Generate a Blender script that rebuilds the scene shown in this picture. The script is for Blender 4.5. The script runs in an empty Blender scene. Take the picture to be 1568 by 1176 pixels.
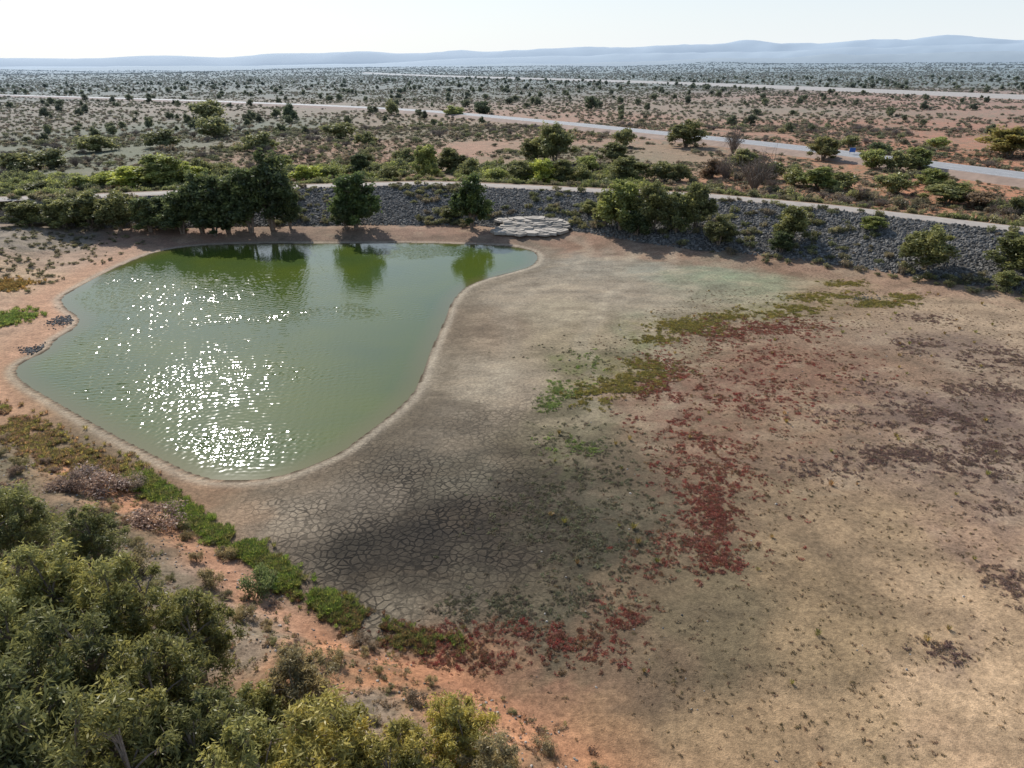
import bpy, bmesh, math, time, numpy as np
from mathutils import Vector, Matrix
T0=time.time()
rng = np.random.default_rng(7)
scene = bpy.context.scene
# ------------------------------------------------------------------ camera
CZ=28.0; FPX=1087.0; PITCH=math.radians(24.4); ROLL=math.radians(0.5)
fw=np.array([0,math.cos(PITCH),-math.sin(PITCH)]); u0=np.array([0,math.sin(PITCH),math.cos(PITCH)]); x0=np.array([1.,0,0])
rt=math.cos(ROLL)*x0-math.sin(ROLL)*u0; up=math.sin(ROLL)*x0+math.cos(ROLL)*u0
def ray(u,v):
    return fw*FPX+rt*(u-784)+up*(588-v)
def Pz(u,v,z):
    d=ray(u,v); t=(z-CZ)/d[2]; return np.array([d[0]*t,d[1]*t])
cam=bpy.data.cameras.new("camera"); camo=bpy.data.objects.new("camera",cam); scene.collection.objects.link(camo)
cam.sensor_width=36; cam.lens=FPX/1568*36; cam.clip_end=60000; cam.clip_start=0.5
M=Matrix(((rt[0],up[0],-fw[0],0),(rt[1],up[1],-fw[1],0),(rt[2],up[2],-fw[2],CZ),(0,0,0,1)))
camo.matrix_world=M; scene.camera=camo
# ------------------------------------------------------------------ light
AZ=math.radians(-25); EL=math.radians(36)
S=Vector((math.sin(AZ)*math.cos(EL),math.cos(AZ)*math.cos(EL),math.sin(EL)))
sl=bpy.data.lights.new("sun",'SUN'); sl.energy=4.5; sl.angle=math.radians(0.5); sl.color=(1,0.96,0.90)
so=bpy.data.objects.new("sun",sl); scene.collection.objects.link(so); so.location=(-50,100,120)
so.rotation_euler=(-S).to_track_quat('-Z','Y').to_euler()
w=bpy.data.worlds.new("World"); scene.world=w; w.use_nodes=True
nt=w.node_tree; bg=nt.nodes["Background"]; sk=nt.nodes.new("ShaderNodeTexSky"); sk.sky_type='NISHITA'; sk.sun_disc=False
sk.sun_elevation=EL; sk.sun_rotation=AZ%(2*math.pi); sk.air_density=1.0; sk.dust_density=1.0; sk.ozone_density=2.0
tcw=nt.nodes.new("ShaderNodeTexCoord"); sx=nt.nodes.new("ShaderNodeSeparateXYZ"); nt.links.new(tcw.outputs['Generated'],sx.inputs[0])
mrw=nt.nodes.new("ShaderNodeMapRange"); nt.links.new(sx.outputs[2],mrw.inputs[0]); mrw.inputs[1].default_value=0.0; mrw.inputs[2].default_value=.42; mrw.inputs[3].default_value=.9; mrw.inputs[4].default_value=.1
cr_=nt.nodes.new("ShaderNodeValToRGB"); nt.links.new(sx.outputs[2],cr_.inputs[0])
cr_.color_ramp.elements[0].position=0.0; cr_.color_ramp.elements[0].color=(.93,.975,1.0,1); cr_.color_ramp.elements[1].position=.35; cr_.color_ramp.elements[1].color=(.50,.66,.86,1)
scl_=nt.nodes.new("ShaderNodeMix"); scl_.data_type='RGBA'; scl_.blend_type='MULTIPLY'; scl_.inputs[0].default_value=1; nt.links.new(cr_.outputs[0],scl_.inputs[6]); scl_.inputs[7].default_value=(7.8,7.95,8.1,1)
mxw=nt.nodes.new("ShaderNodeMix"); mxw.data_type='RGBA'; nt.links.new(mrw.outputs[0],mxw.inputs[0]); nt.links.new(sk.outputs[0],mxw.inputs[6]); nt.links.new(scl_.outputs[2],mxw.inputs[7])
nt.links.new(mxw.outputs[2],bg.inputs[0]); bg.inputs[1].default_value=0.125
scene.view_settings.view_transform='Standard'; scene.view_settings.look='None'; scene.view_settings.exposure=0
# ------------------------------------------------------------------ noise
tab=rng.random((256,256))
def vn(x,y,s=0):
    x=x+s*37.3; y=y+s*11.7
    xi=np.floor(x).astype(int); yi=np.floor(y).astype(int); fx=x-xi; fy=y-yi
    fx=fx*fx*(3-2*fx); fy=fy*fy*(3-2*fy)
    a=tab[xi%256,yi%256]; b=tab[(xi+1)%256,yi%256]; c=tab[xi%256,(yi+1)%256]; d=tab[(xi+1)%256,(yi+1)%256]
    return (a*(1-fx)+b*fx)*(1-fy)+(c*(1-fx)+d*fx)*fy
def fbm(x,y,s=0,o=4):
    r=0;a=.5;t=0
    for i in range(o):
        r=r+a*vn(x*2**i,y*2**i,s+i*3); t+=a; a*=.5
    return r/t
def sm(t):
    t=np.clip(t,0,1); return t*t*(3-2*t)
# ------------------------------------------------------------------ surveyed outlines (ground metres)
shore_px=[(240,385),(300,376),(400,373),(545,373),(650,372),(740,375),(790,378),(818,385),(825,395),(815,408),(780,418),(740,428),(712,440),(692,462),(682,490),(668,520),(655,550),(645,580),(632,605),(600,635),(560,665),(525,692),(480,712),(440,727),(390,736),(330,736),(290,725),(240,700),(190,675),(130,642),(80,613),(40,590),(22,572),(30,556),(72,538),(84,520),(116,502),(122,487),(98,471),(92,456),(120,440),(160,418),(200,400)]
shore=np.array([Pz(a,b,0) for a,b in shore_px])
q=np.roll(shore,-1,0); shore=np.stack([shore*.78+q*.22,shore*.22+q*.78],1).reshape(-1,2)
def inpoly(x,y,poly):
    if x.size<=64:
        a=poly[:,None,:]; b=np.roll(poly,1,0)[:,None,:]; dy=b[...,1]-a[...,1]; dy=np.where(dy==0,1e-9,dy)
        m=((a[...,1]>y)!=(b[...,1]>y))&(x<(b[...,0]-a[...,0])*(y-a[...,1])/dy+a[...,0]); return (m.sum(0)%2)==1
    c=np.zeros(x.shape,bool); n=len(poly); j=n-1
    for i in range(n):
        xi,yi=poly[i]; xj,yj=poly[j]
        m=((yi>y)!=(yj>y))&(x<(xj-xi)*(y-yi)/((yj-yi) if yj!=yi else 1e-9)+xi)
        c^=m; j=i
    return c
def segdist(x,y,pts,closed=False):
    if x.size<=64:
        a=pts if closed else pts[:-1]; b=np.roll(pts,-1,0) if closed else pts[1:]; ab=b-a; L=(ab**2).sum(1)+1e-12
        rx=x[None]-a[:,0:1]; ry=y[None]-a[:,1:2]; t=np.clip((rx*ab[:,0:1]+ry*ab[:,1:2])/L[:,None],0,1)
        return np.sqrt(((rx-t*ab[:,0:1])**2+(ry-t*ab[:,1:2])**2).min(0))
    d=np.full(x.shape,1e18); n=len(pts)
    for i in range(n if closed else n-1):
        a=pts[i]; b=pts[(i+1)%n]; ab=b-a; L=ab@ab+1e-12
        rx=x-a[0]; ry=y-a[1]; t=np.clip((rx*ab[0]+ry*ab[1])/L,0,1)
        rx-=t*ab[0]; ry-=t*ab[1]; d=np.minimum(d,rx*rx+ry*ry)
    return np.sqrt(d)
def sdshore(x,y):
    far=(y>160)|(np.abs(x)>160); r=np.full(x.shape,100.0); k=~far
    if k.any():
        xx=x[k]; yy=y[k]; d=segdist(xx,yy,shore,True); r[k]=np.where(inpoly(xx,yy,shore),-d,d)
    return r
def extend(p,L):
    a=p[0]+(p[0]-p[1])/np.linalg.norm(p[0]-p[1])*L; b=p[-1]+(p[-1]-p[-2])/np.linalg.norm(p[-1]-p[-2])*L
    return np.vstack([a,p,b])
ZC=5.5; ZP=3.0; FW=3.2
toe=extend(np.array([Pz(a,b,1.2) for a,b in [(0,343),(110,348),(250,350),(450,346),(600,345),(720,345),(800,352),(870,352),(950,366),(1040,380),(1200,395),(1300,408),(1450,432),(1568,452)]]),60)
crest=extend(np.array([Pz(a,b,ZC) for a,b in [(0,305),(200,298),(440,286),(650,280),(780,285),(920,292),(1080,299),(1300,320),(1568,352)]]),60)
bank=np.array([Pz(a,b,.6) for a,b in [(150,352),(50,430),(-30,500),(-60,570),(0,625),(100,685),(200,735),(290,785),(380,850),(470,920),(560,975),(650,1000),(750,1035),(880,1100),(1000,1180),(1150,1320)]])[::-1]
toeY=lambda x: np.interp(x,toe[:,0],toe[:,1]); crestY=lambda x: np.interp(x,crest[:,0],crest[:,1])
bankX=lambda y: np.interp(y,bank[:,1],bank[:,0])
def hfun(x,y,sd=None):
    x=np.asarray(x,float); y=np.asarray(y,float)
    if sd is None: sd=sdshore(x,y)
    bed=np.where(sd>0,0.02+0.05*np.minimum(sd,4)+0.008*np.clip(sd-4,0,60),np.maximum(-1.5,0.10*sd))
    bed=bed+np.where(sd>1,(fbm(x*.12,y*.12,5)-.5)*.35*sm((sd-1)/8),0)
    D=bankX(y)-x
    bk=1.9*sm(D/11)*(1)+0.9*sm((D-10)/20)
    bk=np.where(y>toeY(x)+2,0,bk)
    h=bed+bk+np.where(D>0,(fbm(x*.5,y*.5,9)-.5)*.55*sm(D/3),0)
    d1=y-toeY(x); cy=crestY(x); W=cy-FW-toeY(x)
    zt=1.2+.35*np.where(y>toeY(x)-20,1.9*sm((bankX(np.minimum(y,toeY(x)))-x)/11),0)
    h=h*(1-sm((d1+9)/9))+zt*sm((d1+9)/9)
    t=np.clip(d1/np.maximum(W,2),0,1)
    emb=zt+(ZC-zt)*t
    dc=y-cy
    und=(fbm(x*.03,y*.03,2)-.5)*.5*sm((dc-12)/30)*(1-sm((dc-60)/60)*.6)
    R=np.hypot(x,y)
    und=und+(fbm(x*.0012,y*.0012,3)-.45)*60*sm((R-1200)/3500)
    back=ZC+(ZP-ZC)*sm((dc-FW)/7)+und
    h=np.where(d1>0,emb,h); h=np.where(dc>FW,back,h)
    return h
cacheP={}
def P(u,v):
    if (u,v) in cacheP: return cacheP[(u,v)]
    z=1.0
    for i in range(18):
        p=Pz(u,v,z); hz=float(hfun(np.array([p[0]]),np.array([p[1]]))[0])
        if abs(hz-z)<.01: break
        z=z*.5+hz*.5
    r=np.array([p[0],p[1],hz]); cacheP[(u,v)]=r; return r
# ------------------------------------------------------------------ node helpers
def newmat(name):
    m=bpy.data.materials.new(name); m.use_nodes=True; t=m.node_tree; t.nodes.clear(); return m,t
def nd(t,typ,ins={},**kw):
    n=t.nodes.new(typ)
    for k,v in kw.items(): setattr(n,k,v)
    for k,v in ins.items():
        s=n.inputs[k]
        if isinstance(v,bpy.types.NodeSocket): t.links.new(v,s)
        else: s.default_value=v
    return n
def mth(t,op,a,b=0.0,c=None,clamp=False):
    n=nd(t,'ShaderNodeMath',{0:a,1:b},operation=op,use_clamp=clamp)
    if c is not None:
        if isinstance(c,bpy.types.NodeSocket): t.links.new(c,n.inputs[2])
        else: n.inputs[2].default_value=c
    return n.outputs[0]
def mr(t,v,a,b,c,d):
    return nd(t,'ShaderNodeMapRange',{0:v,1:a,2:b,3:c,4:d}).outputs[0]
def mix(t,f,a,b,bt='MIX'):
    n=t.nodes.new('ShaderNodeMix'); n.data_type='RGBA'; n.blend_type=bt
    for s,v in ((n.inputs[0],f),(n.inputs[6],a),(n.inputs[7],b)):
        if isinstance(v,bpy.types.NodeSocket): t.links.new(v,s)
        else: s.default_value=v
    return n.outputs[2]
def noise(t,vec,sc,det=4,rough=.55,dist=0):
    return nd(t,'ShaderNodeTexNoise',{'Vector':vec,'Scale':sc,'Detail':det,'Roughness':rough,'Distortion':dist}).outputs[0]
def out(t,sh,which=0):
    o=t.nodes.new('ShaderNodeOutputMaterial'); t.links.new(sh,o.inputs[which])
def lin(c):
    c=np.asarray(c,float)/255; return np.where(c<=.04045,c/12.92,((c+.055)/1.055)**2.4)
def L4(*c): return tuple(lin(c))+(1,)
HAZE_COL=(.43,.53,.62,1)  # airlight colour that far surfaces fade to
def haze_tint(t,c,L=3200.):
    # aerial haze painted into base colour: paler, bluer with distance from world origin
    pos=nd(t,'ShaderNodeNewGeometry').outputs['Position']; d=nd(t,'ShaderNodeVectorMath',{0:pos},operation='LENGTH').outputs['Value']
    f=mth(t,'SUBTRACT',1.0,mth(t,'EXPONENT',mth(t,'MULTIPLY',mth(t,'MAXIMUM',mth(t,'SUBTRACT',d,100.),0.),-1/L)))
    return mix(t,f,c,HAZE_COL)
# ------------------------------------------------------------------ mesh builder
def build(name,V,F,mats,mi=None,shade=None,smooth=False):
    V=np.asarray(V,np.float32); F=np.asarray(F,np.int32); k=F.shape[1]
    me=bpy.data.meshes.new(name); me.vertices.add(len(V)); me.vertices.foreach_set('co',V.ravel())
    me.loops.add(F.size); me.loops.foreach_set('vertex_index',F.ravel())
    me.polygons.add(len(F)); me.polygons.foreach_set('loop_start',np.arange(0,F.size,k,dtype=np.int32))
    for m in mats: me.materials.append(m)
    if mi is not None: me.polygons.foreach_set('material_index',np.asarray(mi,np.int32))
    me.update(calc_edges=True)
    me.polygons.foreach_set('use_smooth',np.full(len(F),smooth))
    if shade is not None:
        a=me.attributes.new('shade','FLOAT','POINT'); a.data.foreach_set('value',np.asarray(shade,np.float32))
    return me
class MB:
    def __init__(s): s.V=[];s.F=[];s.M=[];s.S=[];s.n=0
    def add(s,V,F,m,sh):
        s.V.append(V); s.F.append(F+s.n); s.M.append(np.full(len(F),m)); s.S.append(np.broadcast_to(sh,(len(V),)).astype(float)); s.n+=len(V)
    def tube(s,p,r,k=6,m=0,sh=.5):
        p=np.asarray(p,float); n=len(p); T=np.gradient(p,axis=0); T/=np.linalg.norm(T,axis=1)[:,None]+1e-9
        ref=np.array([1.,0,0]) if abs(T[0][0])<.8 else np.array([0,1.,0])
        A=np.cross(T,ref); A/=np.linalg.norm(A,axis=1)[:,None]+1e-9; B=np.cross(T,A)
        th=np.arange(k)*2*math.pi/k
        V=(p[:,None,:]+np.asarray(r)[:,None,None]*(A[:,None,:]*np.cos(th)[None,:,None]+B[:,None,:]*np.sin(th)[None,:,None])).reshape(-1,3)
        i,j=np.meshgrid(np.arange(n-1),np.arange(k),indexing='ij'); j2=(j+1)%k
        F=np.stack([i*k+j,i*k+j2,(i+1)*k+j2,(i+1)*k+j],-1).reshape(-1,4)
        s.add(V,F,m,sh)
    def leaves(s,C,L,W,sh,m=1,droop=0.0,R=rng):
        n=len(C); t=R.normal(size=(n,3)); t[:,2]-=droop; t/=np.linalg.norm(t,axis=1)[:,None]
        b=np.cross(t,R.normal(size=(n,3))); b/=np.linalg.norm(b,axis=1)[:,None]
        l=(L*R.uniform(.6,1.3,n))[:,None]/2; w_=(W*R.uniform(.6,1.3,n))[:,None]/2
        V=np.stack([C+t*l,C+b*w_,C-t*l,C-b*w_],1).reshape(-1,3)
        F=np.arange(4*n).reshape(-1,4); s.add(V,F,m,np.repeat(sh,4))
    def mesh(s,name,mats):
        return build(name,np.vstack(s.V),np.vstack(s.F),mats,np.concatenate(s.M),np.concatenate(s.S))
# ------------------------------------------------------------------ materials
def foliage_mat(inst):
    m,t=newmat("foliage_scatter" if inst else "foliage"); oi=nd(t,'ShaderNodeObjectInfo'); at=nd(t,'ShaderNodeAttribute',attribute_name='shade').outputs['Fac']
    base=nd(t,'ShaderNodeAttribute',attribute_name='tint',attribute_type='INSTANCER').outputs['Color'] if inst else oi.outputs['Color']
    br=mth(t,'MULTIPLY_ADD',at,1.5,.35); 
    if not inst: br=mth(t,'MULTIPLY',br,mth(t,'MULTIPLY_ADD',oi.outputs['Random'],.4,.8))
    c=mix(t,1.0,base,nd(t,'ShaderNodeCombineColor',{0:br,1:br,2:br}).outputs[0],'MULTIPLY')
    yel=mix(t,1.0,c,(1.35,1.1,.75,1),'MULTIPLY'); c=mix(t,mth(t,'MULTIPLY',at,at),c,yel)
    c=haze_tint(t,c)
    d=nd(t,'ShaderNodeBsdfDiffuse',{'Color':c}); tr=nd(t,'ShaderNodeBsdfTranslucent',{'Color':c}); gl=nd(t,'ShaderNodeBsdfGlossy',{'Color':(.8,.8,.8,1),'Roughness':.45})
    a=nd(t,'ShaderNodeMixShader',{0:.42,1:d.outputs[0],2:tr.outputs[0]}); b=nd(t,'ShaderNodeMixShader',{0:.03,1:a.outputs[0],2:gl.outputs[0]})
    out(t,b.outputs[0]); return m
def simple(name,col,rough=.9,var=.35,sc=3.0,bump=0.0,rnd=0.0,haze=False,L=3200.):
    m,t=newmat(name); tc=nd(t,'ShaderNodeTexCoord').outputs['Object']; n=noise(t,tc,sc,5,.65)
    f=mr(t,n,.3,.7,1-var,1+var)
    if rnd: f=mth(t,'MULTIPLY',f,mth(t,'MULTIPLY_ADD',nd(t,'ShaderNodeAttribute',attribute_name='rnd',attribute_type='INSTANCER').outputs['Fac'],rnd,1-rnd/2))
    c=mix(t,1.0,col,nd(t,'ShaderNodeCombineColor',{0:f,1:f,2:f}).outputs[0],'MULTIPLY')
    if haze: c=haze_tint(t,c,L)  # distance haze blended into the base colour
    p=nd(t,'ShaderNodeBsdfPrincipled',{'Base Color':c,'Roughness':rough})
    if bump: t.links.new(nd(t,'ShaderNodeBump',{'Strength':bump,'Height':n}).outputs[0],p.inputs['Normal'])
    out(t,p.outputs[0]); return m
FOL=foliage_mat(False); FOLI=foliage_mat(True); BARK=simple("bark",(.22,.17,.13,1),.9,.4,6); TWIG=simple("dry_twig",(.22,.17,.13,1),.9,.3,5,haze=True)
ROCK=simple("riprap_stone",(.15,.14,.125,1),.9,.4,2.5,.4,rnd=1.2)
PALE=simple("pale_stone",(.42,.37,.31,1),.85,.25,2,.4,rnd=.5)
ASPH=simple("weathered_asphalt",(.31,.305,.30,1),.8,.12,.8,haze=True)
GRAV=simple("gravel_track",(.38,.33,.28,1),.9,.2,.7,haze=True)
SHOUL=simple("road_shoulder_gravel",(.32,.22,.16,1),.95,.3,.3,haze=True)
WHITE=simple("road_paint_white",(.78,.78,.75,1),.6,.1,1)
# ------------------------------------------------------------------ ground sheet
def axis(lo,hi,step,far_lo,far_hi,g=1.05):
    a=list(np.arange(lo,hi,step)); s=step
    while a[-1]<far_hi: s*=g; a.append(a[-1]+s)
    b=[];s=step;x=lo
    while x>far_lo: s*=g; x-=s; b.append(x)
    return np.array(b[::-1]+a)
xs=axis(-92,100,.40,-15000,15000); ys=axis(12,150,.40,-80,16000)
X,Y=np.meshgrid(xs,ys,indexing='ij'); shp=X.shape; X=X.ravel(); Y=Y.ravel()
SD=sdshore(X,Y); Z=hfun(X,Y,SD)
nx,ny=shp; ii,jj=np.meshgrid(np.arange(nx-1),np.arange(ny-1),indexing='ij')
F=np.stack([ii*ny+jj,(ii+1)*ny+jj,(ii+1)*ny+jj+1,ii*ny+jj+1],-1).reshape(-1,4)
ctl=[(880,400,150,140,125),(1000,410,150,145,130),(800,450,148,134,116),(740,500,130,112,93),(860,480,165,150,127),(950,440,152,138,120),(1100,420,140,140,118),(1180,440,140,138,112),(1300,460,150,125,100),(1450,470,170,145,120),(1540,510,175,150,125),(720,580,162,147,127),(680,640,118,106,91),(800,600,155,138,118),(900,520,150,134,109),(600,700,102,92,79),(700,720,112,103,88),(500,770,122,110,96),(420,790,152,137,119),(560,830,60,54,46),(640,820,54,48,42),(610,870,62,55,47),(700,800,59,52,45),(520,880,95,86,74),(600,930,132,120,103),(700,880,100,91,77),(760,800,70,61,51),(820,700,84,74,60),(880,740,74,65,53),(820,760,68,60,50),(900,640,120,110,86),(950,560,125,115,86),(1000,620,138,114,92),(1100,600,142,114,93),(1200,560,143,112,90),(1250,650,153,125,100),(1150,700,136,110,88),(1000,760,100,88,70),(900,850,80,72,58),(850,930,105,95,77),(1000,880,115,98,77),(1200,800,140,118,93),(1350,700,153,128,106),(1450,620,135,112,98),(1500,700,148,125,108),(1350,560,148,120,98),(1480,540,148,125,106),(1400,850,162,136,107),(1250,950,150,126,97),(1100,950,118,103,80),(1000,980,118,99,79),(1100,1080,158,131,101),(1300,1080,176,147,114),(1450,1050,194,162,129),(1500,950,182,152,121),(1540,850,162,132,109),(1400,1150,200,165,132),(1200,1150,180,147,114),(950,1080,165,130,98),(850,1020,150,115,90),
(60,470,185,150,125),(30,430,190,160,130),(130,400,178,148,126),(60,370,150,135,120),(20,620,150,122,92),(120,700,152,124,96),(250,745,168,132,104),(340,800,160,134,110),(30,700,118,107,86),(200,800,122,110,88),(300,860,142,124,104),(400,930,155,138,120),(500,990,178,130,96),(600,1010,188,132,95),(550,1060,156,138,120),(700,1050,180,132,96),(800,1100,184,142,108),(330,900,148,132,118),
(250,360,160,125,105),(480,360,145,120,100),(700,362,158,125,105),(900,365,142,112,92),(1040,385,152,122,100),(1200,405,145,115,94),(1380,430,158,128,106),
(100,240,118,118,95),(300,200,115,115,95),(520,240,172,128,102),(700,200,155,132,108),(900,180,175,130,106),(900,240,150,128,102),(1200,200,176,126,100),(1400,200,178,122,95),(1500,300,194,130,96),(1250,285,184,132,100),(1100,170,158,130,108),(300,165,155,132,113),(100,180,140,122,104),(600,140,118,113,100),(1300,120,98,97,83),(1000,112,92,95,85),(300,120,104,106,96),(1500,155,176,126,102),(1450,240,190,127,94),(60,130,112,112,104),(850,205,180,135,110),(640,235,175,132,108)]
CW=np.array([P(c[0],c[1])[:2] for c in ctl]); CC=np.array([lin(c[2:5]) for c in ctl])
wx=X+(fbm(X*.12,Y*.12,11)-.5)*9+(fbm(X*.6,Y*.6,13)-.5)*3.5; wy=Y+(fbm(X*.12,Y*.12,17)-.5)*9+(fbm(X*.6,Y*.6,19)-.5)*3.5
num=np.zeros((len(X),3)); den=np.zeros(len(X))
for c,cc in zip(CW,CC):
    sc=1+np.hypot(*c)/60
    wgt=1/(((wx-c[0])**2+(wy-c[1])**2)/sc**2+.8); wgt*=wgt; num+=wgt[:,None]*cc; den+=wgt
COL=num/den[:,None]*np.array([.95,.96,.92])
def tint(mask,c,k=1.0):
    global COL
    m=np.clip(mask*k,0,1)[:,None]; COL=COL*(1-m)+np.asarray(c)*m
N1=fbm(X*.35,Y*.35,23); N2=fbm(X*1.3,Y*1.3,29,3)
inb=(Y<toeY(X))
D=bankX(Y)-X
bandn=fbm(X*.05,Y*.05,31); tb=np.abs(((SD+bandn*10)%7)/7-.5)*2
tint(((SD>1.5)&(SD<26)&(D<0)&inb)*sm((tb-.55)/.4)*.32*sm((X+15)/25)*sm((Y-45)/20),lin((182,168,144)))
mo=fbm(X*.25+5,Y*.6,47,5); tint(inb*(SD>2)*sm((mo-.56)/.1)*sm((Y-36+X*.5)/20),lin((182,162,134)),.28); tint(inb*(SD>2)*sm((.44-mo)/.1),lin((94,81,64)),.28)
tint(inb*np.exp(-((SD-2.2)/1.6)**2)*.5*(X>-40),lin((98,86,68)))
tint(inb*np.exp(-((SD-.55)/.40)**2)*.7,lin((178,164,142)))
tint(inb*(SD<.12)*1.0,lin((86,72,54)))
left=sm((-(X+38)+ (60-Y)*.35)/10)
tint(inb*left*sm((SD-.5)/1)*np.exp(-((SD-2.5)/3.0)**2)*.8,lin((184,142,112)))
tint(((Y>toeY(X)-7)&(Y<toeY(X)+1)&(SD>.4))*.35*sm((N1-.4)/.2),lin((160,128,106)))
tint(inb*np.exp(-((D-2.5+4*(N1-.5))/2.6)**2)*.6*(Y<48),lin((192,134,98)))
tint(inb*(D>4)*sm((N2-.48)/.1)*.45,lin((108,99,78)))
tt=(Y-toeY(X)); dc=Y-crestY(X)
rockm=sm((tt+1.5*(N1-.5)*4)/1.5)*(dc<-FW+.3)
tint(rockm,lin((86,82,75)))
tint((np.abs(dc)<FW)*.6,lin((150,135,118)))
def blob(u,v,ru,rv,zc=None):
    c=P(u,v); e=P(u+ru,v); f=P(u,v-rv); g=P(u,v+rv)
    return c[0],c[1],abs(e[0]-c[0]),abs(f[1]-g[1])/2
RED=[(1180,500,60,12,520),(1100,515,50,14,340),(1020,575,35,22,320),(1060,650,35,40,360),(1070,730,42,34,300),(1095,790,28,24,300),(1060,835,45,26,150),(960,945,36,16,50),(790,968,62,12,80),(700,988,60,9,50),(860,985,46,12,40),(640,966,50,9,50),(1000,880,60,30,60),(1150,560,80,26,300),(1100,610,55,26,260),(1000,600,22,18,140),(980,640,26,26,90),(1120,860,30,14,80),(720,1015,60,12,70),(1200,620,70,40,160),(900,1000,80,20,60),(1130,700,40,60,140),(1250,560,60,24,120)]
PUR=[(1450,640,50,22,520),(1380,700,55,16,350),(1520,548,46,14,420),(1510,600,50,12,260),(1400,650,40,14,200),(1540,690,40,14,260),(1420,530,40,10,180),(1300,640,60,20,120),(1250,720,60,14,80),(1420,490,30,6,100),(1560,900,30,40,110),(1440,1000,30,16,30),(1540,780,50,30,120),(1480,720,60,20,150),(1350,600,60,20,120)]
GRN=[(980,570,30,12,420),(1050,500,42,8,320),(1200,475,50,6,420),(1270,455,40,5,300),(1350,465,40,4,200),(1290,435,24,3,120),(1390,455,20,4,90),(910,605,30,12,130),(960,590,26,10,160),(1000,520,20,5,100),(1130,485,40,5,200)]
BRG=[(866,598,22,10,110),(840,622,16,8,50),(900,570,30,12,60),(880,690,30,16,60),(890,550,20,8,50)]
DUL=[(900,690,55,34,260),(850,800,70,44,420),(920,830,60,40,350),(900,740,50,24,250),(740,930,46,14,160),(860,925,60,18,140),(960,770,50,30,160),(900,545,50,20,120)]
def bt(lst,c,k):
    for (u,v,ru,rv,n) in lst:
        a,b,rx,ry=blob(u,v,ru,rv); m=np.exp(-(((wx-a)/rx)**2+((wy-b)/ry)**2)*.55)
        tint(m*sm((N2-.36)/.2),c,k)
bt(RED[:12]+RED[13:],lin((128,92,76)),.26); bt(PUR,lin((120,100,90)),.4); bt(GRN,lin((122,116,68)),.6); bt(DUL,lin((80,77,60)),.35); bt(BRG,lin((115,118,70)),.4)
for (u,v,ru,rv,k) in [(1120,425,70,8,.5),(990,515,24,22,.25),(1000,480,30,10,.25)]:
    a,b,rx,ry=blob(u,v,ru,rv); tint(np.exp(-(((wx-a)/rx)**2+((wy-b)/ry)**2)),lin((130,142,110)),k)
CR=np.zeros(len(X))
for (u,v,ru,rv,k) in [(560,830,110,70,1),(680,800,110,80,1),(620,720,110,50,.95),(760,740,90,50,.8),(560,920,60,40,1),(440,780,60,20,.9),(760,640,60,40,.6),(1250,560,200,60,.2)]:
    a,b,rx,ry=blob(u,v,ru,rv); CR=np.maximum(CR,k*np.exp(-(((wx-a)/rx)**2+((wy-b)/ry)**2)*.45))
CR*=(SD>.6)*(D<1)*inb
ROUGH=np.clip(inb*(D>3)*.9+ (dc>3)*1.0+ inb*sm((X-12)/20)*.6+.15,0,1)
PLAIN=sm((dc-4)/6)
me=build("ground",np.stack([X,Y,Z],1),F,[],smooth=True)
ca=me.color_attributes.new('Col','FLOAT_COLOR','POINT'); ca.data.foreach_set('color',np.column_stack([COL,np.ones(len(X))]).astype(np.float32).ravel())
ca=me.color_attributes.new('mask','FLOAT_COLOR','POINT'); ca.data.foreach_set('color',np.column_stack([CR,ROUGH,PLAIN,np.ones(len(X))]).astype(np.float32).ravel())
m,t=newmat("ground_soil"); pos=nd(t,'ShaderNodeNewGeometry').outputs['Position']
col=nd(t,'ShaderNodeAttribute',attribute_name='Col').outputs['Color']; mk=nd(t,'ShaderNodeSeparateColor',{0:nd(t,'ShaderNodeAttribute',attribute_name='mask').outputs['Color']}).outputs
n1=noise(t,pos,.45,6,.7); n2=noise(t,pos,3.2,5,.75); n3=noise(t,pos,14,2,.7)
f=mth(t,'MULTIPLY',mr(t,n1,.3,.7,.76,1.24),mr(t,n2,.3,.7,.60,1.40)); f=mth(t,'MULTIPLY',f,mr(t,n3,.3,.7,.82,1.18))
vor=nd(t,'ShaderNodeTexVoronoi',{'Vector':pos,'Scale':1.6}); vr=nd(t,'ShaderNodeSeparateColor',{0:vor.outputs['Color']}).outputs[0]
sp=mth(t,'MULTIPLY',mr(t,vor.outputs['Distance'],.15,.32,1,0),mth(t,'GREATER_THAN',vr,.62)); sp=mth(t,'MULTIPLY',sp,mk[1])
f=mth(t,'MULTIPLY',f,mth(t,'MULTIPLY_ADD',sp,-.45,1))
vor2=nd(t,'ShaderNodeTexVoronoi',{'Vector':pos,'Scale':4.0}); vr2=nd(t,'ShaderNodeSeparateColor',{0:vor2.outputs['Color']}).outputs[0]
sp2=mth(t,'MULTIPLY',mr(t,vor2.outputs['Distance'],.2,.4,1,0),mth(t,'GREATER_THAN',vr2,.7)); 
f=mth(t,'MULTIPLY',f,mth(t,'MULTIPLY_ADD',sp2,mth(t,'MULTIPLY',mk[1],-.5),1))
wv2=nd(t,'ShaderNodeVectorMath',{0:nd(t,'ShaderNodeTexNoise',{'Vector':pos,'Scale':.9,'Detail':3}).outputs['Color'],1:(.6,.6,0),2:pos},operation='MULTIPLY_ADD')
ed=nd(t,'ShaderNodeTexVoronoi',{'Vector':wv2.outputs[0],'Scale':1.9},feature='DISTANCE_TO_EDGE').outputs['Distance']
crk=mth(t,'MULTIPLY',mr(t,ed,.05,.13,1,0),mk[0]); crk=mth(t,'MULTIPLY',crk,mr(t,n1,.36,.56,.4,1))
f=mth(t,'MULTIPLY',f,mth(t,'MULTIPLY_ADD',crk,-.78,1))
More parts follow.
